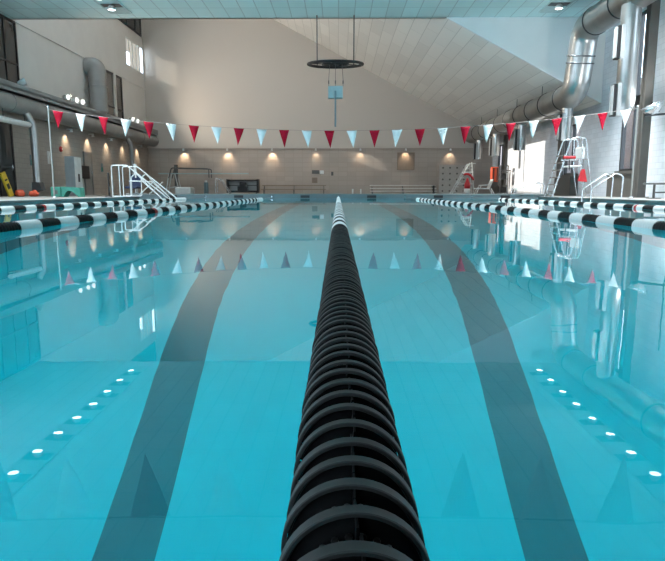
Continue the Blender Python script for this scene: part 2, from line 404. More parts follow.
# columns and plinths against the right wall
b = MB(); x0, x1, y0, y1 = 9.85, 10.12, 19.75, 20.05
b.box((x0, y0, DZ), (x0+.03, y1, ZC)); b.box((x1-.03, y0, DZ), (x1, y1, ZC)); b.box((x0, (y0+y1)/2-.02, DZ), (x1, (y0+y1)/2+.02, ZC)); b.box((x0-.08, y0-.08, DZ), (x1+.08, y1+.08, DZ+.03))
b.box((x0+.03, y0+.01, DZ), (x1-.03, y1-.01, ZC))
struct('column_right', b, 'column')
for n, (ya, yb, zt) in enumerate(((20.9, 22.6, 1.0), (26.4, 28.1, 1.0), (38.0, 39.7, 1.0))):
    b = MB(); b.box((XR-.35, ya-.1, DZ), (XR, yb+.1, zt-.1)); b.box((XR-.4, ya-.15, zt-.14), (XR, yb+.15, zt-.09)); struct('trim_%d' % (7+n), b, 'column')
for n, (ya, yb, zb, zt) in enumerate(((28.1, 28.6, DZ, 3.7), (37.5, 38.0, DZ, 3.7))):
    b = MB(); b.box((XR-.14, ya, zb), (XR, yb, zt)); struct('trim_%d' % (10+n), b, 'column')

# brick house seen through the strip windows
h = thing('brick_building', 'brick building outside the tall strip window', 'building', (13.6, 44, -.2))
b = MB(); b.box((0, -22, 0), (8, 22, 5.2)); b.build('brick_wall', 'brick', h)
b = MB(); b.box((-.15, -22.2, 5.2), (8.2, 22.2, 5.45)); b.build('parapet', 'column', h)

# ---------------------------------------------------------------- lane ropes
R0, PITCH_D, ZR = .0565, .041, .02
def disc_mesh(detail):
    """one float disc about the Y axis, centred on the cable"""
    b = MB(); n = 48 if detail else 20
    A = Matrix.Rotation(PI/2, 4, 'X')
    h = .0062 if detail else .0036
    prof = [(R0-.0035, -h), (R0-.0008, -h), (R0, -h+.001), (R0, h-.001), (R0-.0008, h), (R0-.0035, h)]
    if detail: b.lathe_sharp(prof, n, A)
    else: b.lathe(prof, n, A, True)
    if detail: b.mat(1)
    b.lathe([(.012, -.0015), (R0-.006, -.0015), (R0-.006, .0015), (.012, .0015)], n, A, True)          # web
    b.lathe([(.011, -.018), (.017, -.018), (.017, .018), (.011, .018)], 16 if detail else 8, A, True)   # hub
    if detail:
        for k in range(4):                                                                             # vanes
            Q = Matrix.Rotation(2*PI*k/4, 4, 'Y'); b.box((-.0010, -.019, .015), (.0010, .019, R0-.0035), Q)
        b.mat(0)
        for k in range(22):                                                                            # studs round the web
            Q = Matrix.Rotation(2*PI*(k+.5)/22, 4, 'Y'); b.tube([Q @ Vector((0, -.004, .036)), Q @ Vector((0, .004, .036))], .0028, 8)
        b.mat(0)
    return b
def pattern(kind, y):
    if kind == 'centre':
        if y < 4.0: return 0
        return 1 if y > 11.5 or ((y-4.0) % .60) < .36 else 0
    ph = {'l1': 4.54, 'r1': 4.66, 'l2': 4.67, 'r2': 4.38}[kind]
    if kind in ('l2', 'r2') and abs(y-10.0) < .05 or kind == 'l1' and abs(y-7.95) < .06: return 2
    if y > 18.3: return 1
    return 1 if ((y-ph) % .67) < .345 else 0
FM = ['black_rubber', 'white_float', 'red_float']
_dm = {}
def disc_data(detail, m):
    k = (detail, m)
    if k not in _dm:
        o = disc_mesh(detail).build('disc', [FM[m], 'shaded_core'] if detail else FM[m]); _dm[k] = o.data; bpy.data.objects.remove(o)
    return _dm[k]
def lane_rope(x, kind, y0, y1, label):
    t = thing('lane_rope', label, 'lane rope', (x, 0, ZR if kind == 'centre' else .008), 0, 'lane ropes')
    c = MB(); c.tube([(0, PY0, 0), (0, y0, 0), (0, y1, 0), (0, PY1, .04)], .005, 6); c.build('cable', 'cable', t)
    n = int((y1-y0)/PITCH_D); rest = MB(); R = disc_mesh(False); rng = random.Random(hash(kind) % 7 if False else len(label))
    for i in range(n):
        y = y0 + i*PITCH_D; m = pattern(kind, y)
        first = i if kind == 'centre' else i - int((4.2*abs(x)/2.5 - y0)/PITCH_D)
        dz = rng.uniform(-.0015, .0015)
        if 0 <= first < 100:
            o = bpy.data.objects.new('disc', disc_data(kind == 'centre', m)); COL.objects.link(o); o.parent = t; o.location = (rng.uniform(-.001, .001), y, dz)
            o.rotation_euler = (rng.uniform(-.03, .03), rng.uniform(0, .1), rng.uniform(-.03, .03))
        else:
            rest.mat(m)
            rest._add([(p[0], p[1]+y, p[2]+dz) for p in R.v], R.f, True)
    o = rest.build('disc', FM, t, normals=False); o['kind'] = 'stuff'
    k = MB(); k.cyl((0, PY1-.02, .05), (0, PY1+.0, .05), .03, 12); k.tube([(0, PY1-.25, .03), (0, PY1-.02, .05)], .012, 8); k.build('anchor', 'steel', t)
    return t
lane_rope(0, 'centre', .02, 20.9, 'black disc lane rope running straight away down the middle of the pool')
lane_rope(-2.5, 'l1', .5, 19.4, 'black and white lane rope, first one toward the white stair rails')
lane_rope(2.5, 'r1', .5, 18.9, 'black and white lane rope, first one toward the tall lifeguard chair')
lane_rope(-5.0, 'l2', .5, 19.4, 'black and white lane rope nearest the deck with white stair rails')
lane_rope(5.0, 'r2', .5, 18.5, 'black and white lane rope nearest the deck with tall lifeguard chair')

# ---------------------------------------------------------------- flag lines
def flag_line(y, x0, step, n, label, red0, zc, ze):
    t = thing('flag_line', label, 'flag line', (0, y, 0), 0, 'backstroke flag lines')
    zz = lambda x: zc + (ze-zc)*(x/8.7)**2
    s = MB(); s.tube([(x, 0, zz(x)) for x in [-8.49+17.16*i/40 for i in range(41)]], .006, 6); s.build('string', 'string', t)
    rng = random.Random(n)
    for i in range(n):
        x = x0 + step*i; p = MB(); tw = rng.uniform(-.25, .25); sw = rng.uniform(-.05, .05); sl = .095*(1 if abs(x) < 1 else 1)
        dz = (zz(x+.14)-zz(x-.14)); rows = 6; vs = []; th = .003
        for r in range(rows+1):
            k = r/rows; hw = .148*(1-k)+.002; cx = sw*k; by = tw*.12*math.sin(k*PI*.9)
            for sx in (-1, 0, 1):
                yy = by + (.02*math.sin(tw*9+k*3)*sx) + (0.02*(1-k) if sx == 0 else 0)
                vs.append((x+cx+sx*hw, yy, zz(x)+sx*dz/2*(1-k) - .5*k))
        m = len(vs); vs += [(a, bb+th, c) for a, bb, c in vs]; fs = []
        for r in range(rows):
            for c in (0, 1):
                q = (r*3+c, r*3+c+1, r*3+c+4, r*3+c+3); fs.append(q); fs.append(tuple(v+m for v in q[::-1]))
        edge = [0, 1, 2] + [r*3+2 for r in range(1, rows+1)] + [rows*3+1] + [r*3 for r in range(rows, 0, -1)]
        for a, bb in zip(edge, edge[1:]+edge[:1]): fs.append((a, a+m, bb+m, bb))
        p._add(vs, fs, True)
        p.build('pennant', 'red_flag' if (i+red0) % 2 == 0 else 'white_flag', t)
    return t
FY = 17.8
flag_line(FY, -8.24, .664, 26, 'line of red and white pennants strung across the far end of pool', 0, 2.03, 2.66)
flag_line(4.07, -8.30, .575, 29, 'line of pennants seen only mirrored in the water near the thick black rope', 0, 2.10, 2.62)
def flag_pole(x, y, label):
    t = thing('flag_pole', label, 'pole', (x, y, DZ), 0, 'flag poles')
    p = MB(); p.cyl((0, 0, 0), (0, 0, 2.65), .023, 12); p.build('pole', 'pole', t)
    q = MB(); q.lathe([(0, 0), (.09, 0), (.09, .015), (.045, .03), (.045, .06)], 16); q.build('flange', 'steel', t)
    q = MB(); q.lathe([(.034, 2.64), (.034, 2.67), (0, 2.685)], 12); q.build('cap', 'steel', t)
flag_pole(-8.52, FY, 'pale flag pole standing on deck in front of the grey cabinet')
flag_pole(8.7, FY, 'pale flag pole standing on deck before the brick-view window')
flag_pole(-8.7, 4.07, 'flag pole at the near end of the deck by glazed doors')
flag_pole(8.7, 4.07, 'flag pole at the near end of the deck by strip windows')

# ---------------------------------------------------------------- ceiling lamps
def downlight(i, x, y, label, grp):
    t = thing('ceiling_downlight', label, 'ceiling light', (x, y, ZC), 0, grp)
    b = MB(); x1, ya, yb = .42, -.28, 1.0
    for a, c in (((-x1, ya, -.04), (x1, ya+.05, 0)), ((-x1, yb-.05, -.04), (x1, yb, 0)), ((-x1, ya+.05, -.04), (-x1+.05, yb-.05, 0)), ((x1-.05, ya+.05, -.04), (x1, yb-.05, 0)), ((-x1+.05, .26, -.03), (x1-.05, yb-.05, -.004))): b.box(a, c)
    b.build('trim_panel', 'lamp_trim', t)
    b = MB(); b.box((-x1+.05, ya+.05, -.012), (x1-.05, .26, -.004)); b.build('recess', 'grey_dark', t)
    q = MB(); q.lathe([(.0, -.03), (.08, -.03), (.13, -.10), (.145, -.19), (.135, -.19), (.12, -.12)], 20); q.build('reflector', 'white', t)
    q = MB(); q.lathe([(0, -.178), (.08, -.180), (.134, -.172), (.134, -.168), (0, -.168)], 20); q.build('lens', 'lens', t)
    spot(t, (0, 0, -.25), (-.14 if x > 0 else .14, 0, -1), LAMP_W*(1.25 if x > 0 else .68), math.radians(96), .6, LAMP_COL, .12)
for s, lab, grp in ((-8.3, 'square recessed ceiling downlight in the row over the deck with stair rails', 'ceiling downlights over the stair rail side'),
                    (8.0, 'square recessed ceiling downlight in the row over the deck with lifeguard chair', 'ceiling downlights over the lifeguard chair side')):
    for i in range(18): downlight(i, s, 22.75 - 1.24*i, lab, grp)

# ---------------------------------------------------------------- wall downlights
def wall_light(loc, out, label, grp, e):
    ox, oy = out
    t = thing('wall_spotlight', label, 'wall light', loc, 0, grp)
    b = MB(); b.box((-.05-abs(oy)*.0, -.05, .06), (.05, .05, .10)); b.beam((0, 0, .08), (-ox*.22, -oy*.22, .08), .04, .04); b.build('bracket', 'white', t)
    q = MB(); q.lathe([(0, .07), (.05, .07), (.075, -.05), (.07, -.05), (.045, .05)], 14); q.build('shade', 'white', t)
    q = MB(); q.lathe([(0, -.03), (.066, -.032), (.066, -.026), (0, -.024)], 14); q.build('lens', 'warm_lens', t)
    spot(t, (0, 0, -.06), (-ox*.55, -oy*.6, -1), e*2.0, math.radians(92), .9, (1, .76, .52), .03)
for i, (px, e) in enumerate(((184.8, 26), (228.2, 26), (272.5, 26), (315.8, 9), (359.8, 12), (404.6, 22), (448.6, 14))):
    wall_light(((px-338)/14.62, YF-.32, 2.98), (0, -1), ['small warm wall spotlight above the diving board, nearest the stair rails', 'small warm wall spotlight above the diving board tip', 'small warm wall spotlight just past the black framed cart',
        'faint small wall spotlight above the two dark wall plates', 'small wall spotlight where the sun streak crosses the tile', 'small wall spotlight shining on the square wall panel', 'small wall spotlight above the perforated block screen'][i], 'spotlights along the far wall', e)
for i, (y, e) in enumerate(((20.8, 8), (28.5, 26), (31.0, 26), (33.5, 26), (36.0, 20), (38.6, 22))):
    wall_light((XL+.32, y+.15, 3.08), (1, 0), ['small warm spotlight above the dark glazed doors', 'small warm spotlight above the grey cabinet', 'small warm spotlight above the grey door', 'small warm spotlight just beyond the grey door',
        'small warm spotlight behind the pale drop pipe', 'small warm spotlight nearest the wall corner beyond the stair rails'][i], 'spotlights along the duct wall', e)

# ---------------------------------------------------------------- ducts
DX = 9.0
def ring(b, c, ax, r, wd, n=32):
    A = Vector((0, 0, 1)).rotation_difference(Vector(ax)).to_matrix().to_4x4(); A.translation = Vector(c)
    b.lathe([(r, -wd/2), (r+.025, -wd/2), (r+.025, wd/2), (r, wd/2)], n, A, True)
def drop(parent, x, y, z1, z0, r, zg, gh):
    d = MB(); d.tube([(x, y, z1), (x, y, z0+.25), (x, y, z0+.24), (x, y, z0)], [r, r, r*.98, r*.98], 24); d.build('drop_duct', 'duct', parent)
    o = parent.children[-1] if False else [c for c in COL.objects if c.name.startswith('drop_duct')][-1]
    for k, (zc, s) in enumerate(zg):
        g = MB(); w_ = r*.36
        g.box((x-r-.12, y-w_-.04, zc-gh/2), (x-r+.05, y+w_+.04, zc+gh/2)); g.build('register_box', 'black', o)
        g = MB()
        for q in range(5): yy = y-w_+(q+.5)*2*w_/5; g.box((x-r-.15, yy-.02, zc-gh/2+.03), (x-r-.12, yy+.02, zc+gh/2-.03))
        g.box((x-r-.03, y-w_-.09, zc-gh/2-.02), (x-r+.10, y-w_-.04, zc+gh/2+.02))
        g.build('grille', 'grey_metal', o)
    return o
t = thing('spiral_duct', 'big round galvanised duct along the white wall, rising in an S bend', 'duct', (0, 0, 0))
path = fillet([(DX, YF-.05, 3.92), (DX, 23.35, 3.92), (DX+.05, 22.85, 6.2), (DX+.05, YB+.05, 6.2)], .72, 10)
b = MB(); b.tube(path, .48, 40); b.build('duct_body', 'duct', t)
for y in (24.4, 26.2, 28.0, 29.8, 31.6, 33.4, 35.2, 37.0, 38.8): b = MB(); ring(b, (DX, y, 3.92), (0, 1, 0), .475, .07); b.build('strap', 'strap', t)
for y in (20.0, 21.95, 16.0, 12.0): b = MB(); ring(b, (DX+.05, y, 6.2), (0, 1, 0), .475, .07); b.build('strap', 'strap', t)
ax = Vector((.05, -.5, 2.28)).normalized()
for k in (.47, .58): b = MB(); ring(b, Vector((DX, 23.35, 3.92)).lerp(Vector((DX+.05, 22.85, 6.2)), k), ax, .475, .045); b.build('strap', 'strap', t)
for y in (26.2, 29.8, 33.4, 37.0):
    b = MB(); zr = roof(DX-.3)
    b.cyl((DX-.3, y, 4.25), (DX-.3, y, zr), .012, 6); b.build('hanger_rod', 'strap', t)
for y, r in ((24.0, .21), (29.8, .21), (34.6, .21), (38.6, .21)): drop(t, DX, y, 3.6, 2.25, r, [(2.75, 0)], 1.0)
drop(t, DX-.12, 19.0, 5.85, 2.75, .29, [(4.75, 0), (3.05, 0)], .95)

t = thing('ledge_duct', 'long dull round duct hanging under the grey ledge', 'duct', (0, 0, 0))
b = MB(); b.tube([(XL+.46, YB+.05, 3.60), (XL+.46, YF-.05, 3.60)], .35, 32); b.build('duct_body', 'duct_dull', t)
for y in (20, 23, 26, 29, 32, 35, 38): b = MB(); ring(b, (XL+.46, y, 3.6), (0, 1, 0), .345, .06); b.build('strap', 'duct_dull', t)
def boot_drop(y, r, z0, m):
    b = MB(); x = XL+.72; b.tube(fillet([(XL+.55, y-.25, 3.4), (x, y-.05, 2.9), (x, y, 2.5), (x, y, z0)], .3, 6), r, 20); b.build('drop_duct', m, t)
    o = [c for c in COL.objects if c.name.startswith('drop_duct')][-1]
    if z0 < 1:
        q = MB(); q.prism([(x-r, z0), (x+r, z0), (x+r*1.6, z0-.30), (x-r*1.1, z0-.42)], 'y', y-r*1.1, y+r*1.1); q.build('foot', 'grey_dark', o)
        for k in range(12): ring(q2 := MB(), (x, y, z0+.1+k*.17), (0, 0, 1), r-.012, .02, 20); q2.build('rib', m, o)
boot_drop(24.3, .15, .62, 'duct')
boot_drop(35.7, .13, .9, 'duct_dull')
t = thing('duct_riser', 'fat dull vertical duct elbowing into the wall beside the dark window', 'duct', (XL+.55, 31.6, 0))
b = MB(); b.tube(fillet([(0, 0, 4.33), (0, 0, 6.6), (-.53, 0, 6.6)], .45, 8), .44, 32); b.build('duct_body', 'duct_dull', t)
for z in (5.6, 4.9): b = MB(); ring(b, (0, 0, z), (0, 0, 1), .435, .05); b.build('strap', 'duct_dull', t)

# floodlights on the ledge
def flood(loc, aim, lit, label, grp):
    t = thing('floodlight', label, 'floodlight', loc, 0, grp)
    a = Vector(aim).normalized(); Q = Vector((0, 0, 1)).rotation_difference(a).to_matrix().to_4x4(); Q.translation = Vector((0, 0, .38))
    b = MB(); b.lathe([(0, -.22), (.07, -.21), (.11, -.1), (.15, .04), (.155, .08), (.145, .08), (.135, .04)], 20, Q); b.build('housing', 'white', t)
    b = MB(); b.lathe([(0, .05), (.11, .05), (.11, .06), (0, .065)], 20, Q); b.build('lens', 'flood_lens' if lit else 'grey_dark', t)
    b = MB(); b.box((-.05, -.05, 0), (.05, .05, .02)); b.beam((0, 0, .02), (0, 0, .2), .05, .02); b.build('bracket', 'column', t)
    if lit: spot(t, Q @ Vector((0, 0, .15)), (.85, .12, .30), FLOOD_W, math.radians(140), .8, (1, .88, .73), .1)
LX = XL+.5
for loc, lit, lab in (((LX, 28.05, 4.16), 1, 'lit white floodlight on grey ledge, first of three from the tall dark windows'), ((LX, 28.95, 4.16), 1, 'lit white floodlight on grey ledge, middle of the three'),
                      ((LX, 29.6, 4.16), 1, 'lit white floodlight on grey ledge, nearest the fat vertical duct'), ((LX, 36.7, 4.16), 1, 'lit floodlight on ledge past the small dark window'),
                      ((LX, 37.6, 4.16), 1, 'lit floodlight on ledge nearest the far corner'), ((LX, 24.2, 4.16), 0, 'unlit white floodlight on ledge before tall dark windows')):
    flood(loc, (.9, -.30, -.05) if lit else (.6, .5, .35), lit, lab, 'floodlights on the ledge')
# strip fitting hanging under the ledge duct
t = thing('strip_light', 'white tubular light fitting hanging under the dull duct', 'light fitting', (XL+.75, 22.9, 2.86))
b = MB(); b.tube([(0, -1.2, 0), (0, 1.0, 0)], .11, 16); b.build('body', 'white', t)
for y in (-.8, .7): b = MB(); b.tube([(0, y, .1), (0, y, .40)], .012, 6); b.build('hanger', 'strap', t)
# uplight bowl on the white wall
t = thing('wall_uplight', 'shiny bowl uplight on bracket beside the grey column', 'wall light', (9.6, 18.55, 2.6))
Q = Matrix.Rotation(math.radians(-25), 4, 'Y')
b = MB(); b.lathe([(0, -.02), (.14, 0), (.26, .12), (.31, .28), (.29, .28), (.24, .13), (.13, .02)], 28, Q); b.build('bowl', 'steel', t)
b = MB(); b.beam((-.30, 0, -.06), (.75, 0, .02), .07, .06); b.beam((.72, 0, -.2), (.72, 0, 2.2), .03, .03); b.build('bracket', 'strap', t)
b = MB(); b.lathe([(0, .06), (.05, .06), (.05, .16), (0, .18)], 12, Q); b.build('bulb', 'warm_lens', t)
spot(t, Q @ Vector((0, 0, .3)), (-.2, .3, 1), 220, math.radians(150), .7, (.95, .97, 1), .1)

# ---------------------------------------------------------------- hanging ring and box
t = thing('hanging_ring', 'flat black spoked ring hung from ceiling by two thin rods', 'ring', (-.12, 24.0, 5.15), 0); t.rotation_euler.x = math.radians(5)
b = MB(); b.tube([(1.06*math.cos(2*PI*k/48), 1.06*math.sin(2*PI*k/48), 0) for k in range(48)], .055, 10, closed=True); b.build('hoop', 'black', t)
b = MB()
for k in range(3): a = 2*PI*(k+.25)/6; b.tube([(1.05*math.cos(a), 1.05*math.sin(a), 0), (-1.05*math.cos(a), -1.05*math.sin(a), 0)], .018, 8)
b.tube([(.5*math.cos(2*PI*k/32), .5*math.sin(2*PI*k/32), 0) for k in range(32)], .04, 8, closed=True); b.build('spokes', 'black', t)
for x in (-.72, .72): b = MB(); b.cyl((x, .3, 0), (x, .3, 1.85), .022, 8); b.build('rod', 'grey_dark', t)
t = thing('hanging_box', 'pale blue box with long slate pole hanging below the black ring', 'box', (-.12, 24.0, 4.08))
b = MB(); b.rbox((-.29, -.14, -.22), (.29, .14, .24), .02); b.build('box', 'pale_blue', t)
b = MB(); b.cyl((0, -.17, .05), (0, -.17, -1.32), .035, 10); b.build('pole', 'slate', t)
for x, z in ((-.26, .62), (.3, .62), (0, .3)):
    b = MB(); b.tube([(x, 0, .24), (x*1.0, 0, .5), (x*.85, 0, 1.12)], .010, 6); b.tube([(x, 0, .34), (x, 0, .46)], .024, 8); b.build('wire', 'grey_dark', t)

# ---------------------------------------------------------------- stair rails with steps (ends of pool, stair side)
t = thing('stair_rails', 'white tubular stair rails slanting from the deck into the water', 'stair rails', (.10, 0, 0))
for k, y in enumerate((20.5, 21.55)):
    r = .021; T, D = DZ+1.08, DZ
    b = MB()
    b.tube(fillet([(-7.88, y, D), (-7.88, y, T), (-7.35, y, T), (-5.95, y, .0), (-6.15, y, -.35)], .08, 5), r, 10)
    b.tube(fillet([(-7.62, y, D+.03), (-7.62, y, T-.02)], .05), r*.9, 10)
    b.tube(fillet([(-7.88, y, D+.03), (-7.22, y, D+.03), (-7.22, y, T-.40), (-7.05, y, T-.26), (-6.2, y, .02), (-6.32, y, -.3)], .08, 5), r*.9, 10)
    b.tube([(-7.3, y, D+.55), (-6.85, y, D+.55), (-6.35, y, D+.10)], r*.8, 8)
    b.tube([(-6.95, y, D+.10), (-6.45, y, T-.55)], r*.8, 8)
    b.build('handrail', 'white_steel', t)
for k in range(5):
    b = MB(); x = -7.1 + .28*k; z = -.08-.24*k; b.rbox((x, 20.53, z-.04), (x+.28, 21.52, z), .012); b.build('step', 'white_steel', t)
b = MB()
for y in (20.53, 21.52): b.tube([(-7.25, y, D-.2), (-5.75, y, -1.3)], .02, 8); b.tube([(-5.75, y, -1.3), (-5.75, y, PD)], .02, 8)
b.build('stringer', 'white_steel', t)

# pool lift behind the rails
t = thing('pool_lift', 'pool lift with white mast and navy seat behind the stair rails', 'pool lift', (-8.45, 24.9, DZ))
b = MB(); b.rbox((-.35, -.3, 0), (.35, .3, .12), .03); b.build('base', 'grey_metal', t)
b = MB(); b.tube([(0, 0, .1), (0, 0, 1.32)], .065, 14); b.build('mast', 'white_steel', t)
b = MB(); b.tube([(0, 0, 1.0), (.1, -.3, .95), (.1, -.3, .75)], .03, 8); b.build('arm', 'white_steel', t)
b = MB(); b.rbox((-.22, -.75, .30), (.30, -.2, .40), .04); b.build('seat', 'navy', t)
Q = Matrix.Translation((0.04, -.22, .38)) @ Matrix.Rotation(math.radians(-12), 4, 'X'); b = MB(); b.rbox((-.26, -.05, 0), (.26, .05, .52), .04, Q); b.build('backrest', 'navy', t)
t = thing('stanchion', 'thin black post on deck behind the white rails', 'post', (-8.25, 21.4, DZ))
b = MB(); b.cyl((0, 0, .02), (0, 0, .85), .03, 10); b.build('post', 'black', t)
b = MB(); b.lathe([(0, 0), (.16, 0), (.16, .02), (.04, .05), (0, .05)], 16); b.build('base', 'black', t)

# ---------------------------------------------------------------- things on the duct-side deck
t = thing('metal_cabinet', 'tall grey metal cabinet standing on the deck', 'cabinet', (-11.9, 26.0, DZ))
b = MB(); b.rbox((0, 0, 0), (.42, .72, 1.70), .01); b.build('body', 'grey_metal', t)
for k in (0, 1):
    b = MB(); b.box((.42, .02+.35*k, .05), (.435, .35+.35*k, 1.67)); d = b.build('door', 'white', t)
    q = MB(); q.box((.435, .30+.09*k, .6), (.46, .32+.09*k, .95)); q.build('handle', 'black', d)
b = MB(); b.rbox((0, 0, 0), (.78, 1.7, .34), .05)
t = thing('foam_block', 'square teal foam block at the flag pole foot', 'foam block', (-10.06, 21.7, DZ))
b = MB(); b.rbox((-.36, -.2, 0), (0, .2, .36), .03); b.build('block', 'teal', t)
b = MB(); b.box((-.26, -.205, .10), (-.1, -.2, .24)); b.build('hand_slot', 'grey_dark', t)
t = thing('foam_ramp', 'teal foam piece with curved hollow beside the square teal block', 'foam ramp', (-10.02, 21.7, DZ))
pts = [(0, 0), (0, .36), (.66, .33), (.68, 0), (.6, 0)] + [(.6-.52*k/8, .22*math.sin(PI/2*min(1, k/5))*(1 if k < 7 else .6)) for k in range(1, 8)] + [(.06, 0)]
b = MB(); b.prism(pts, 'y', -.2, .2); b.build('ramp', 'teal', t)
t = thing('yellow_board', 'yellow board leaning by the dark glazed doors', 'board', (-12.4, 22.5, DZ))
Q = Matrix.Rotation(math.radians(17), 4, 'X') @ Matrix.Rotation(math.radians(-8), 4, 'Y')
b = MB(); b.rbox((-.04, -.15, 0), (.04, .15, .95), .02, Q); b.build('board', 'yellow', t)
b = MB(); b.box((.041, -.09, .62), (.046, .09, .68), Q); b.box((.041, -.09, .3), (.046, .09, .5), Q); b.build('markings', 'black', t)
def lump(name, label, loc, sx, sy, sz, seed, m):
    bm = bmesh.new(); bmesh.ops.create_icosphere(bm, subdivisions=3, radius=1); rng = random.Random(seed)
    ph = [rng.uniform(0, 6) for _ in range(6)]
    for v in bm.verts:
        c = v.co; k = 1 + .16*math.sin(5*c.x+ph[0])*math.sin(4*c.y+ph[1]) + .10*math.sin(9*c.z+ph[2]+3*c.x)
        v.co = Vector((c.x*k*sx, c.y*k*sy, max(c.z*k, -.75)*sz + .75*sz))
    me = bpy.data.meshes.new(name); bm.to_mesh(me); bm.free(); me.materials.append(M[m])
    for p in me.polygons: p.use_smooth = True
    o = bpy.data.objects.new(name, me); COL.objects.link(o); o.location = loc; return o
for nm, lab, loc, s, sd in (('orange_vest', 'crumpled orange vest on deck right beside the yellow board', (-12.2, 22.75, DZ), (.17, .18, .15), 1), ('orange_vest', 'crumpled orange vest on deck nearest the silver drop duct', (-11.72, 22.85, DZ), (.18, .17, .13), 5)):
    tag(lump('life_vest', lab, loc, *s, sd, 'orange'), lab, 'life vest', 'orange vests on the deck')
# wall things, duct side
t = thing('wall_monitor', 'black flat box mounted on wall between cabinet and grey door', 'monitor', (XL+.02, 29.95, 1.2))
b = MB(); b.rbox((.08, -.62, -.32), (.26, .62, .32), .02); b.build('casing', 'black', t)
b = MB(); b.box((0, -.1, -.1), (.09, .1, .1)); b.build('mount', 'grey_dark', t)
t = thing('alarm_bell', 'small red round alarm bell on wall above the cabinet', 'alarm bell', (XL, 28.1, 2.2))
Q = Matrix.Rotation(PI/2, 4, 'Y'); b = MB(); b.lathe([(0, .09), (.07, .085), (.12, .05), (.135, 0), (0, 0)], 20, Q); b.build('bell', 'red', t)
b = MB(); b.lathe([(0, .10), (.035, .098), (.035, .086), (0, .086)], 12, Q); b.build('hub', 'white', t)
def sign(name, label, loc, hy, hz, m, m2=None, grp=None, axis='x'):
    t = thing(name, label, 'sign', loc, 0, grp); b = MB()
    b.box((0, -hy, -hz), (.02, hy, hz)) if axis == 'x' else b.box((-hy, -.02, -hz), (hy, 0, hz)); b.build('plate', m, t)
    b = MB(); k = .8
    b.box((.02, -hy*k, -hz*k), (.024, hy*k, hz*.1)) if axis == 'x' else b.box((-hy*k, -.024, -hz*k), (hy*k, -.02, hz*.1)); b.build('panel', m2 or m, t)
sign('wall_sign', 'narrow teal sign on wall behind the silver drop duct', (XL, 25.35, 1.55), .12, .22, 'slate', 'teal')
sign('wall_sign', 'small dark teal sign on wall between grey door and stair rails', (XL, 32.9, 1.52), .14, .24, 'slate', 'teal')
sign('wall_notice', 'white paper notice on wall behind the thin flag pole', (XL, 26.9, 1.75), .12, .28, 'white', 'white')

# ---------------------------------------------------------------- far wall things and far deck
b14 = 14.62
fx = lambda px, Y: CAM.x + (px-338)/590*Y*.9985
fz = lambda py, Y: CAM.z + (lambda v: (-.15126-.98849*v)/(.98849-.15126*v))((py-280.5)/590)*Y
def plate(name, label, cat, x0, x1, y0, y1, m, grp=None, depth=.04, Y=YF):
    X0, X1, Z1, Z0 = fx(x0, Y), fx(x1, Y), fz(y0, Y), fz(y1, Y)
    k = 1.0
    t = thing(name, label, cat, ((X0+X1)/2, Y, (Z0+Z1)/2), 0, grp); w_, h_ = (X1-X0)/2, (Z1-Z0)/2
    b = MB(); b.box((-w_, -depth, -h_), (w_, 0, h_)); b.build('plate', m, t)
    f = MB(); e = min(.04, h_*.2)
    for a, c in (((-w_, -depth-.015, -h_), (w_, -depth, -h_+e)), ((-w_, -depth-.015, h_-e), (w_, -depth, h_)), ((-w_, -depth-.015, -h_), (-w_+e, -depth, h_)), ((w_-e, -depth-.015, -h_), (w_, -depth, h_))): f.box(a, c)
    f.build('rim', m, t)
plate('wall_panel', 'square grey-brown panel on tile wall under a spotlight', 'panel', 396, 413, 152.6, 170, 'brown')
plate('wall_plate', 'dark flat wall plate, upper of the two by the white plate', 'wall plate', 312.3, 319.5, 170.2, 173.8, 'grey_dark')
plate('wall_plate', 'small white wall plate next to the dark plate', 'wall plate', 320.2, 324, 170.4, 174, 'white')
plate('wall_plate', 'brown square wall plate, lower of the two dark plates', 'wall plate', 312.3, 317.6, 177.6, 183, 'brown')
plate('wall_box', 'small dark box on wall above the centre lane rope', 'wall box', 331.2, 333.4, 171.8, 175.6, 'grey_dark')
# lane plates in the far gutter
for i, x in enumerate((-6.25, -3.75, -1.25, 1.25, 3.75, 6.25)):
    t = thing('lane_plate', ['black lane plate on pool end wall nearest the stair rails', 'black lane plate on pool end wall under the diving board tip', 'black lane plate on pool end wall just before the centre rope, toward diving board',
        'black lane plate on pool end wall just past the centre rope, under bleacher', 'black lane plate on pool end wall in front of the perforated screen', 'black lane plate on pool end wall nearest the chrome deck rail'][i], 'lane plate', (x, PY1, 0), 0, 'lane plates on the end wall')
    b = MB(); b.box((-.17, -.025, .015), (.17, 0, .112)); b.build('plate', 'black', t)
    b = MB(); b.box((-.17, -.027, -.10), (.17, -.002, -.02)); b.build('lower_plate', 'black', t)

# diving board
Y = 36.0
t = thing('diving_board', 'long diving board on tubular stand with handrails, by far wall', 'diving board', (fx(180, Y), Y, DZ))
sx = 1/16.55
b = MB(); b.rbox((-19*sx, -.25, 1.20), (70*sx, .25, 1.255), .02); b.build('board', 'pale_blue', t)
b = MB()
for y in (-.28, .28):
    b.tube([(-12*sx, y, 0), (-8*sx, y, 1.2)], .03, 8); b.tube([(2*sx, y, 0), (-2*sx, y, 1.2)], .03, 8); b.tube([(-11*sx, y, .35), (1*sx, y, .5)], .02, 8)
b.build('stand', 'white_steel', t)
for y in (-.36, .36):
    b = MB(); b.tube(fillet([(-8*sx, y, .95), (-5*sx, y, 1.55), (32*sx, y, 1.50), (32*sx, y, .98)], .12, 5), .032, 8); b.build('handrail', 'grey_dark', t)
b = MB(); b.box((-3.2*sx, -.15, .3), (-.8*sx, .15, 1.75)); b.build('post', 'grey_dark', t)
b = MB(); b.rbox((-2*sx, -.5, 0), (14*sx, .5, .42), .08); b.build('pedestal', 'white', t)
b = MB()
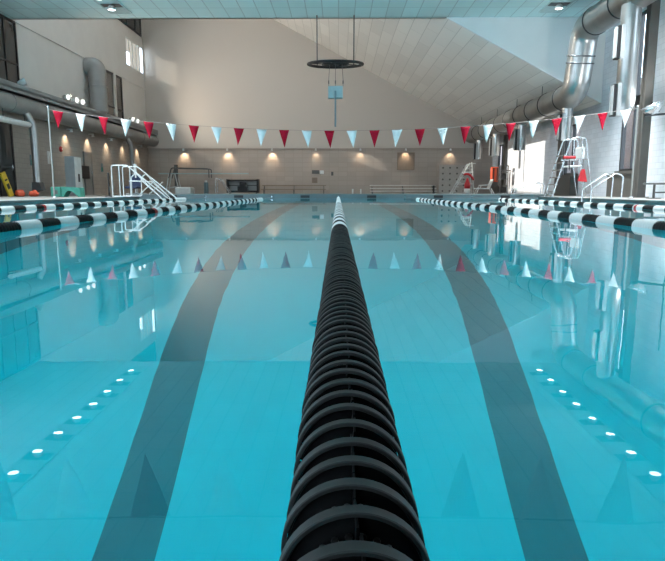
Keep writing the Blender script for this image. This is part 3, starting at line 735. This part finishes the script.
for y in (-.3, .3): b.tube(fillet([(38*sx, y, 0), (38*sx, y, .95), (42*sx, y, .9), (52*sx, y, .05)], .08, 5), .022, 8)
b.build('ladder_rail', 'steel', t)
t = thing('rolled_mat', 'slate blue upright roll on deck under the diving board', 'roll', (fx(207.3, 37), 37, DZ))
b = MB(); b.cyl((0, 0, 0), (0, 0, .72), .14, 14); b.build('roll', 'slate', t)
b = MB(); b.cyl((0, 0, .72), (0, 0, .84), .07, 12); b.build('core', 'white', t)
# black framed cart
Y = 37.8
t = thing('framed_cart', 'black framed cart with pale panel and dark unit inside', 'cart', (fx(244, Y), Y, DZ))
hw = .95; b = MB()
for x in (-hw, hw): b.box((x-.06, -.25, .08), (x+.06, .25, .92))
b.box((-hw, -.25, .80), (hw, .25, .90)); b.box((-hw, -.25, .10), (hw, .25, .22)); b.build('frame', 'black', t)
b = MB(); b.box((-hw+.06, .05, .22), (hw-.06, .1, .80)); b.build('panel', 'grey_metal', t)
b = MB(); b.rbox((-.33, -.22, .2), (.33, .0, .50), .03); b.rbox((-.20, -.2, .5), (.20, .0, .74), .03); b.build('unit', 'black', t)
b = MB(); b.box((-hw, -.24, .52), (hw, -.20, .56)); b.build('crossbar', 'black', t)
for x in (-.85, .85):
    for y in (-.18, .18): b = MB(); b.cyl((x-.02, y, .05), (x+.02, y, .05), .05, 12); b.build('caster', 'grey_dark', t)

# low wooden bench and bleachers along the far wall
def plank_bench(name, label, x0, x1, Y, rows, m, m2):
    t = thing(name, label, 'bench', ((x0+x1)/2, Y, DZ)); w_ = (x1-x0)/2
    for k, (dy, z) in enumerate(rows): b = MB(); b.rbox((-w_, dy-.13, z-.05), (w_, dy+.13, z), .012); b.build('plank', m, t)
    n = max(2, int(2*w_/1.6)+1)
    for i in range(n):
        x = -w_+.15+(2*w_-.3)*i/(n-1); b = MB(); ya, za = rows[0]; yb, zb = rows[-1]
        b.beam((x, ya, 0), (x, ya, za-.05), .05, .05); b.beam((x, yb+.01, 0), (x, yb+.01, zb-.05), .05, .05); b.beam((x, ya, .05), (x, yb+.02, .05), .05, .05)
        if len(rows) > 1: b.beam((x, ya, za-.08), (x, yb, zb-.08), .04, .05)
        b.build('leg', m2, t)
plank_bench('wall_bench', 'long low brown bench along tile wall beyond the centre rope', fx(262, 39.8), fx(326, 39.8), 39.8, [(0, .32), (.55, .58)], 'brown', 'grey_dark')
plank_bench('bleacher', 'silver plank bleacher along tile wall under the square panel', fx(370, 39), fx(436, 39), 39.0, [(0, .20), (.45, .38), (.9, .58)], 'alu', 'grey_dark')
for px, lab in ((352.5, 'thin white post on far deck, first past the centre rope'), (360.5, 'thin white post on far deck, beside the bleacher end')):
    t = thing('deck_post', lab, 'post', (fx(px, 30), 30, DZ)); b = MB(); b.cyl((0, 0, 0), (0, 0, .30), .035, 10); b.build('post', 'white', t); b = MB(); b.lathe([(0, 0), (.07, 0), (.07, .02), (0, .02)], 12); b.build('base', 'white', t)
t = thing('deck_hydrant', 'short dark valve post on deck in front of the bleacher end', 'post', (fx(432.5, 33), 33, DZ))
b = MB(); b.cyl((0, 0, 0), (0, 0, .5), .05, 10); b.build('post', 'black', t); b = MB(); b.beam((-.14, 0, .42), (.14, 0, .42), .04, .04); b.build('handle', 'grey_dark', t)

# perforated screen
Y = 39.6; x0, x1 = fx(437.5, Y), fx(472, Y); zt = fz(165, Y)
t = thing('perforated_screen', 'grey block screen with rows of round holes by the tile wall', 'screen', ((x0+x1)/2, Y, DZ)); w_ = (x1-x0)/2; h_ = zt-DZ
b = MB(); b.box((-w_, -.09, 0), (w_, .09, h_)); b.build('panel', 'breeze', t)
b = MB()
for i in range(5):
    for j in range(5): x = -w_+(i+.5)*2*w_/5; z = h_*(j+.5)/5; b.tube([(x, -.10, z), (x, -.088, z)], .06, 14)
b.build('hole_pattern', 'column', t)

# small white lifeguard stand at the far side
Y = 37.0; t = thing('ladder_chair', 'white ladder-front lifeguard stand before the block screen', 'lifeguard chair', (fx(459, Y), Y, DZ)); s = Y*.9985/590
b = MB(); H = 1.93
for y in (-.32, .32):
    b.tube([(-9.5*s, y, 0), (6.5*s, y, H-.1)], .035, 8); b.tube([(12*s, y, 0), (9*s, y, H)], .03, 8); b.tube([(6.5*s, y, H-.1), (13*s, y, H-.08)], .028, 8); b.tube([(-4*s, y, .62), (11.5*s, y, .62)], .022, 8)
b.build('frame', 'white_steel', t)
for k in range(6):
    u = (k+.6)/6.6; x = -9.5*s+16*s*u; b = MB(); b.box((x-.02, -.33, (H-.1)*u-.03), (x+.16, .33, (H-.1)*u+.03)); b.build('rung', 'white_steel', t)
b = MB(); b.rbox((3.5*s, -.3, 1.30), (11*s, .3, 1.36), .02); b.build('seat', 'white', t)
Y = 36.0; t = thing('rescue_can', 'red and white rescue float standing below the white lifeguard stand', 'rescue float', (fx(465.5, Y), Y, DZ))
b = MB(); b.lathe([(0, .34), (.17, .34), (.17, .62), (.10, .78), (.06, .95), (0, .97)], 16); b.build('float', 'red', t)
b = MB(); b.lathe([(0, 0), (.19, 0), (.2, .2), (.17, .34), (0, .34)], 16); b.build('base', 'white', t)
t = thing('rescue_tube', 'curved red rescue tube slung over the white lifeguard stand', 'rescue tube', (fx(464, 36.6), 36.55, DZ+1.12))
b = MB(); b.tube([(-.15+.62*k/8, 0, .12*math.sin(PI*k/8)-.30*(k/8)**2+.03) for k in range(9)], [.04]+[.065]*7+[.04], 12); b.build('tube', 'red', t)
b = MB(); b.tube([(-.15, 0, .03), (-.28, .05, .16)], .012, 6); b.build('strap', 'black', t)
# white chair
Y = 35.0; t = thing('plastic_chair', 'white plastic reclining chair on deck beside the ladder stand', 'chair', (fx(482, Y), Y, DZ)); s = Y/590
b = MB(); b.rbox((-9*s, -.27, .30), (4*s, .27, .36), .02); b.build('seat', 'white', t)
b = MB(); Q = Matrix.Translation((4*s, 0, .33)) @ Matrix.Rotation(math.radians(22), 4, 'Y'); b.rbox((-.03, -.27, 0), (.03, .27, .58), .02, Q); b.build('backrest', 'white', t)
for x0_, x1_ in ((-8.5*s, -6*s), (9.5*s, 6*s)):
    for y in (-.24, .24): b = MB(); b.tube([(x0_, y, 0), (x1_, y, .34)], .025, 8); b.build('leg', 'white', t)
for y in (-.29, .29): b = MB(); b.tube([(-5*s, y, .33), (-4*s, y, .52), (6*s, y, .55)], .025, 8); b.build('armrest', 'white', t)
# orange pack on right wall, dark shelf
Y = 36.6; t = thing('orange_pack', 'orange rescue pack with black straps hung above the white chair', 'pack', (XR-.95, Y, 1.15))
b = MB(); b.rbox((-.27, -.12, -.35), (.24, .12, .55), .07); b.build('bag', 'orange', t)
for x in (-.12, .1): b = MB(); b.box((x-.03, -.135, -.30), (x+.03, -.118, .5)); b.build('strap', 'black', t)
b = MB(); b.box((.2, -.03, .3), (.95, .03, .36)); b.build('hook', 'grey_dark', t)
Y = 35.9; t = thing('equipment_rack', 'dark equipment rack beside the sunlit wall panel', 'rack', (fx(500.5, Y), Y, DZ))
b = MB()
for x in (-.22, .22):
    for y in (-.2, .2): b.box((x-.025, y-.025, 0), (x+.025, y+.025, 1.7))
b.build('upright', 'grey_dark', t)
for z in (.1, .5, .9, 1.3, 1.68): b = MB(); b.box((-.24, -.22, z-.02), (.24, .22, z+.02)); b.build('shelf', 'grey_dark', t)
b = MB(); b.rbox((-.18, -.16, .12), (.18, .16, .42), .03); b.rbox((-.15, -.15, .92), (.16, .15, 1.2), .03); b.build('load', 'black', t)

# chrome rails
def grab_rail(name, label, x0, x1, y, h, parts=2, gap=.55):
    t = thing(name, label, 'grab rail', (0, y, 0), 0, 'chrome grab rails')
    for k in range(parts):
        b = MB(); yy = k*gap
        b.tube(fillet([(x0, yy, -.9 if name == 'pool_ladder' else DZ), (x0, yy, DZ+.28), (x0+(x1-x0)*.75, yy, DZ+h), (x1, yy, DZ+h-.08), (x1-.02, yy, DZ)], .14, 6), .022, 10); b.build('handrail', 'steel', t)
    if name == 'pool_ladder':
        for z in (-.25, -.55, -.85): b = MB(); b.box((x0-.06, 0, z-.02), (x0+.06, gap, z+.02)); b.build('rung', 'steel', t)
    else:
        b = MB(); b.tube([(x0, 0, DZ+.1), (x0, gap, DZ+.1)], .015, 8); b.build('crossbar', 'steel', t)
grab_rail('pool_ladder', 'chrome pool ladder with two arched handrails at the pool edge', 7.22, 8.10, 17.1, .72, 2, .62)
grab_rail('deck_rail', 'chrome arched rail on the far deck before the sunlit wall', 6.9, 8.05, 23.4, .55, 2, .4)

# tall lifeguard chair
Y = 21.6; t = thing('lifeguard_chair', 'tall tubular lifeguard chair on deck before the white wall', 'lifeguard chair', (fx(566, Y), Y, DZ)); s = Y/590
H = 2.05; b = MB()
for y in (-.38, .38):
    b.tube(fillet([(-20*s, y, 0), (-5*s, y, H-.05), (1*s, y, H+.02), (9*s, y, H), (12*s, y, 1.35), (19*s, y, 0)], .12, 5), .026, 10)
    b.tube([(-6*s, y, 1.32), (13*s, y, 1.32)], .022, 8)
    b.tube([(6*s, y, H), (7*s, y, 1.0), (12*s, y, .05)], .02, 8)
b.build('frame', 'steel', t)
for k in range(6):
    u = (k+.7)/8.0; x = -20*s+15*s*u; b = MB(); b.box((x-.05, -.39, H*u-.018), (x+.05, .39, H*u+.018)); b.build('rung', 'steel', t)
b = MB(); b.rbox((-4*s, -.34, 1.05), (8*s, .34, 1.11), .02); b.build('seat', 'white', t)
b = MB(); b.rbox((7*s, -.34, 1.35), (9.5*s, .34, 1.75), .02); b.build('backrest', 'white', t)
b = MB(); b.tube([(18*s, -.38, .12), (18*s, .38, .12)], .02, 8); b.tube([(-19*s, -.38, .12), (-19*s, .38, .12)], .02, 8); b.build('crossbar', 'steel', t)
t2 = thing('red_pad', 'red rolled pad lying on the lifeguard chair arm', 'pad', (fx(560, Y), Y-.38, DZ+1.345))
b = MB(); b.tube([(-.2, 0, .03), (.22, 0, .03)], .05, 12); b.build('roll', 'red', t2); b = MB(); b.tube([(.02, 0, -.03), (.0, -.06, -.25), (.02, -.06, -.42)], .018, 6); b.build('strap', 'black', t2)
t2 = thing('red_bag', 'red triangular bag hanging from the lifeguard chair', 'bag', (fx(573.5, Y), Y-.42, DZ+.55))
b = MB(); b.prism([(-.14, 0), (.15, -.02), (.12, .08), (.04, .42), (-.03, .42), (-.12, .1)], 'y', -.07, .07); b.build('bag', 'red', t2); b = MB(); b.tube([(.0, 0, .41), (.0, .02, .78)], .010, 6); b.build('cord', 'black', t2)

# low pedestal benches by the white wall
for k, (x, y, lab) in enumerate(((9.25, 17.2, 'dark bench on twin pedestals by the white wall, farther one'), (9.45, 16.3, 'dark bench on twin pedestals by the white wall, nearer one'))):
    t = thing('pedestal_bench', lab, 'bench', (x, y, DZ), 0, 'dark pedestal benches')
    b = MB(); b.rbox((-.45, -.16, .40), (.75, .16, .45), .012); b.build('seat', 'grey_dark', t)
    for xx in (-.2, .5):
        b = MB(); b.cyl((xx, 0, 0), (xx, 0, .41), .035, 10); b.box((xx-.14, -.14, 0), (xx+.14, .14, .02)); b.build('pedestal', 'grey_dark', t)
    b = MB(); b.tube([(-.2, 0, .18), (.5, 0, .18)], .018, 8); b.build('stretcher', 'grey_dark', t)
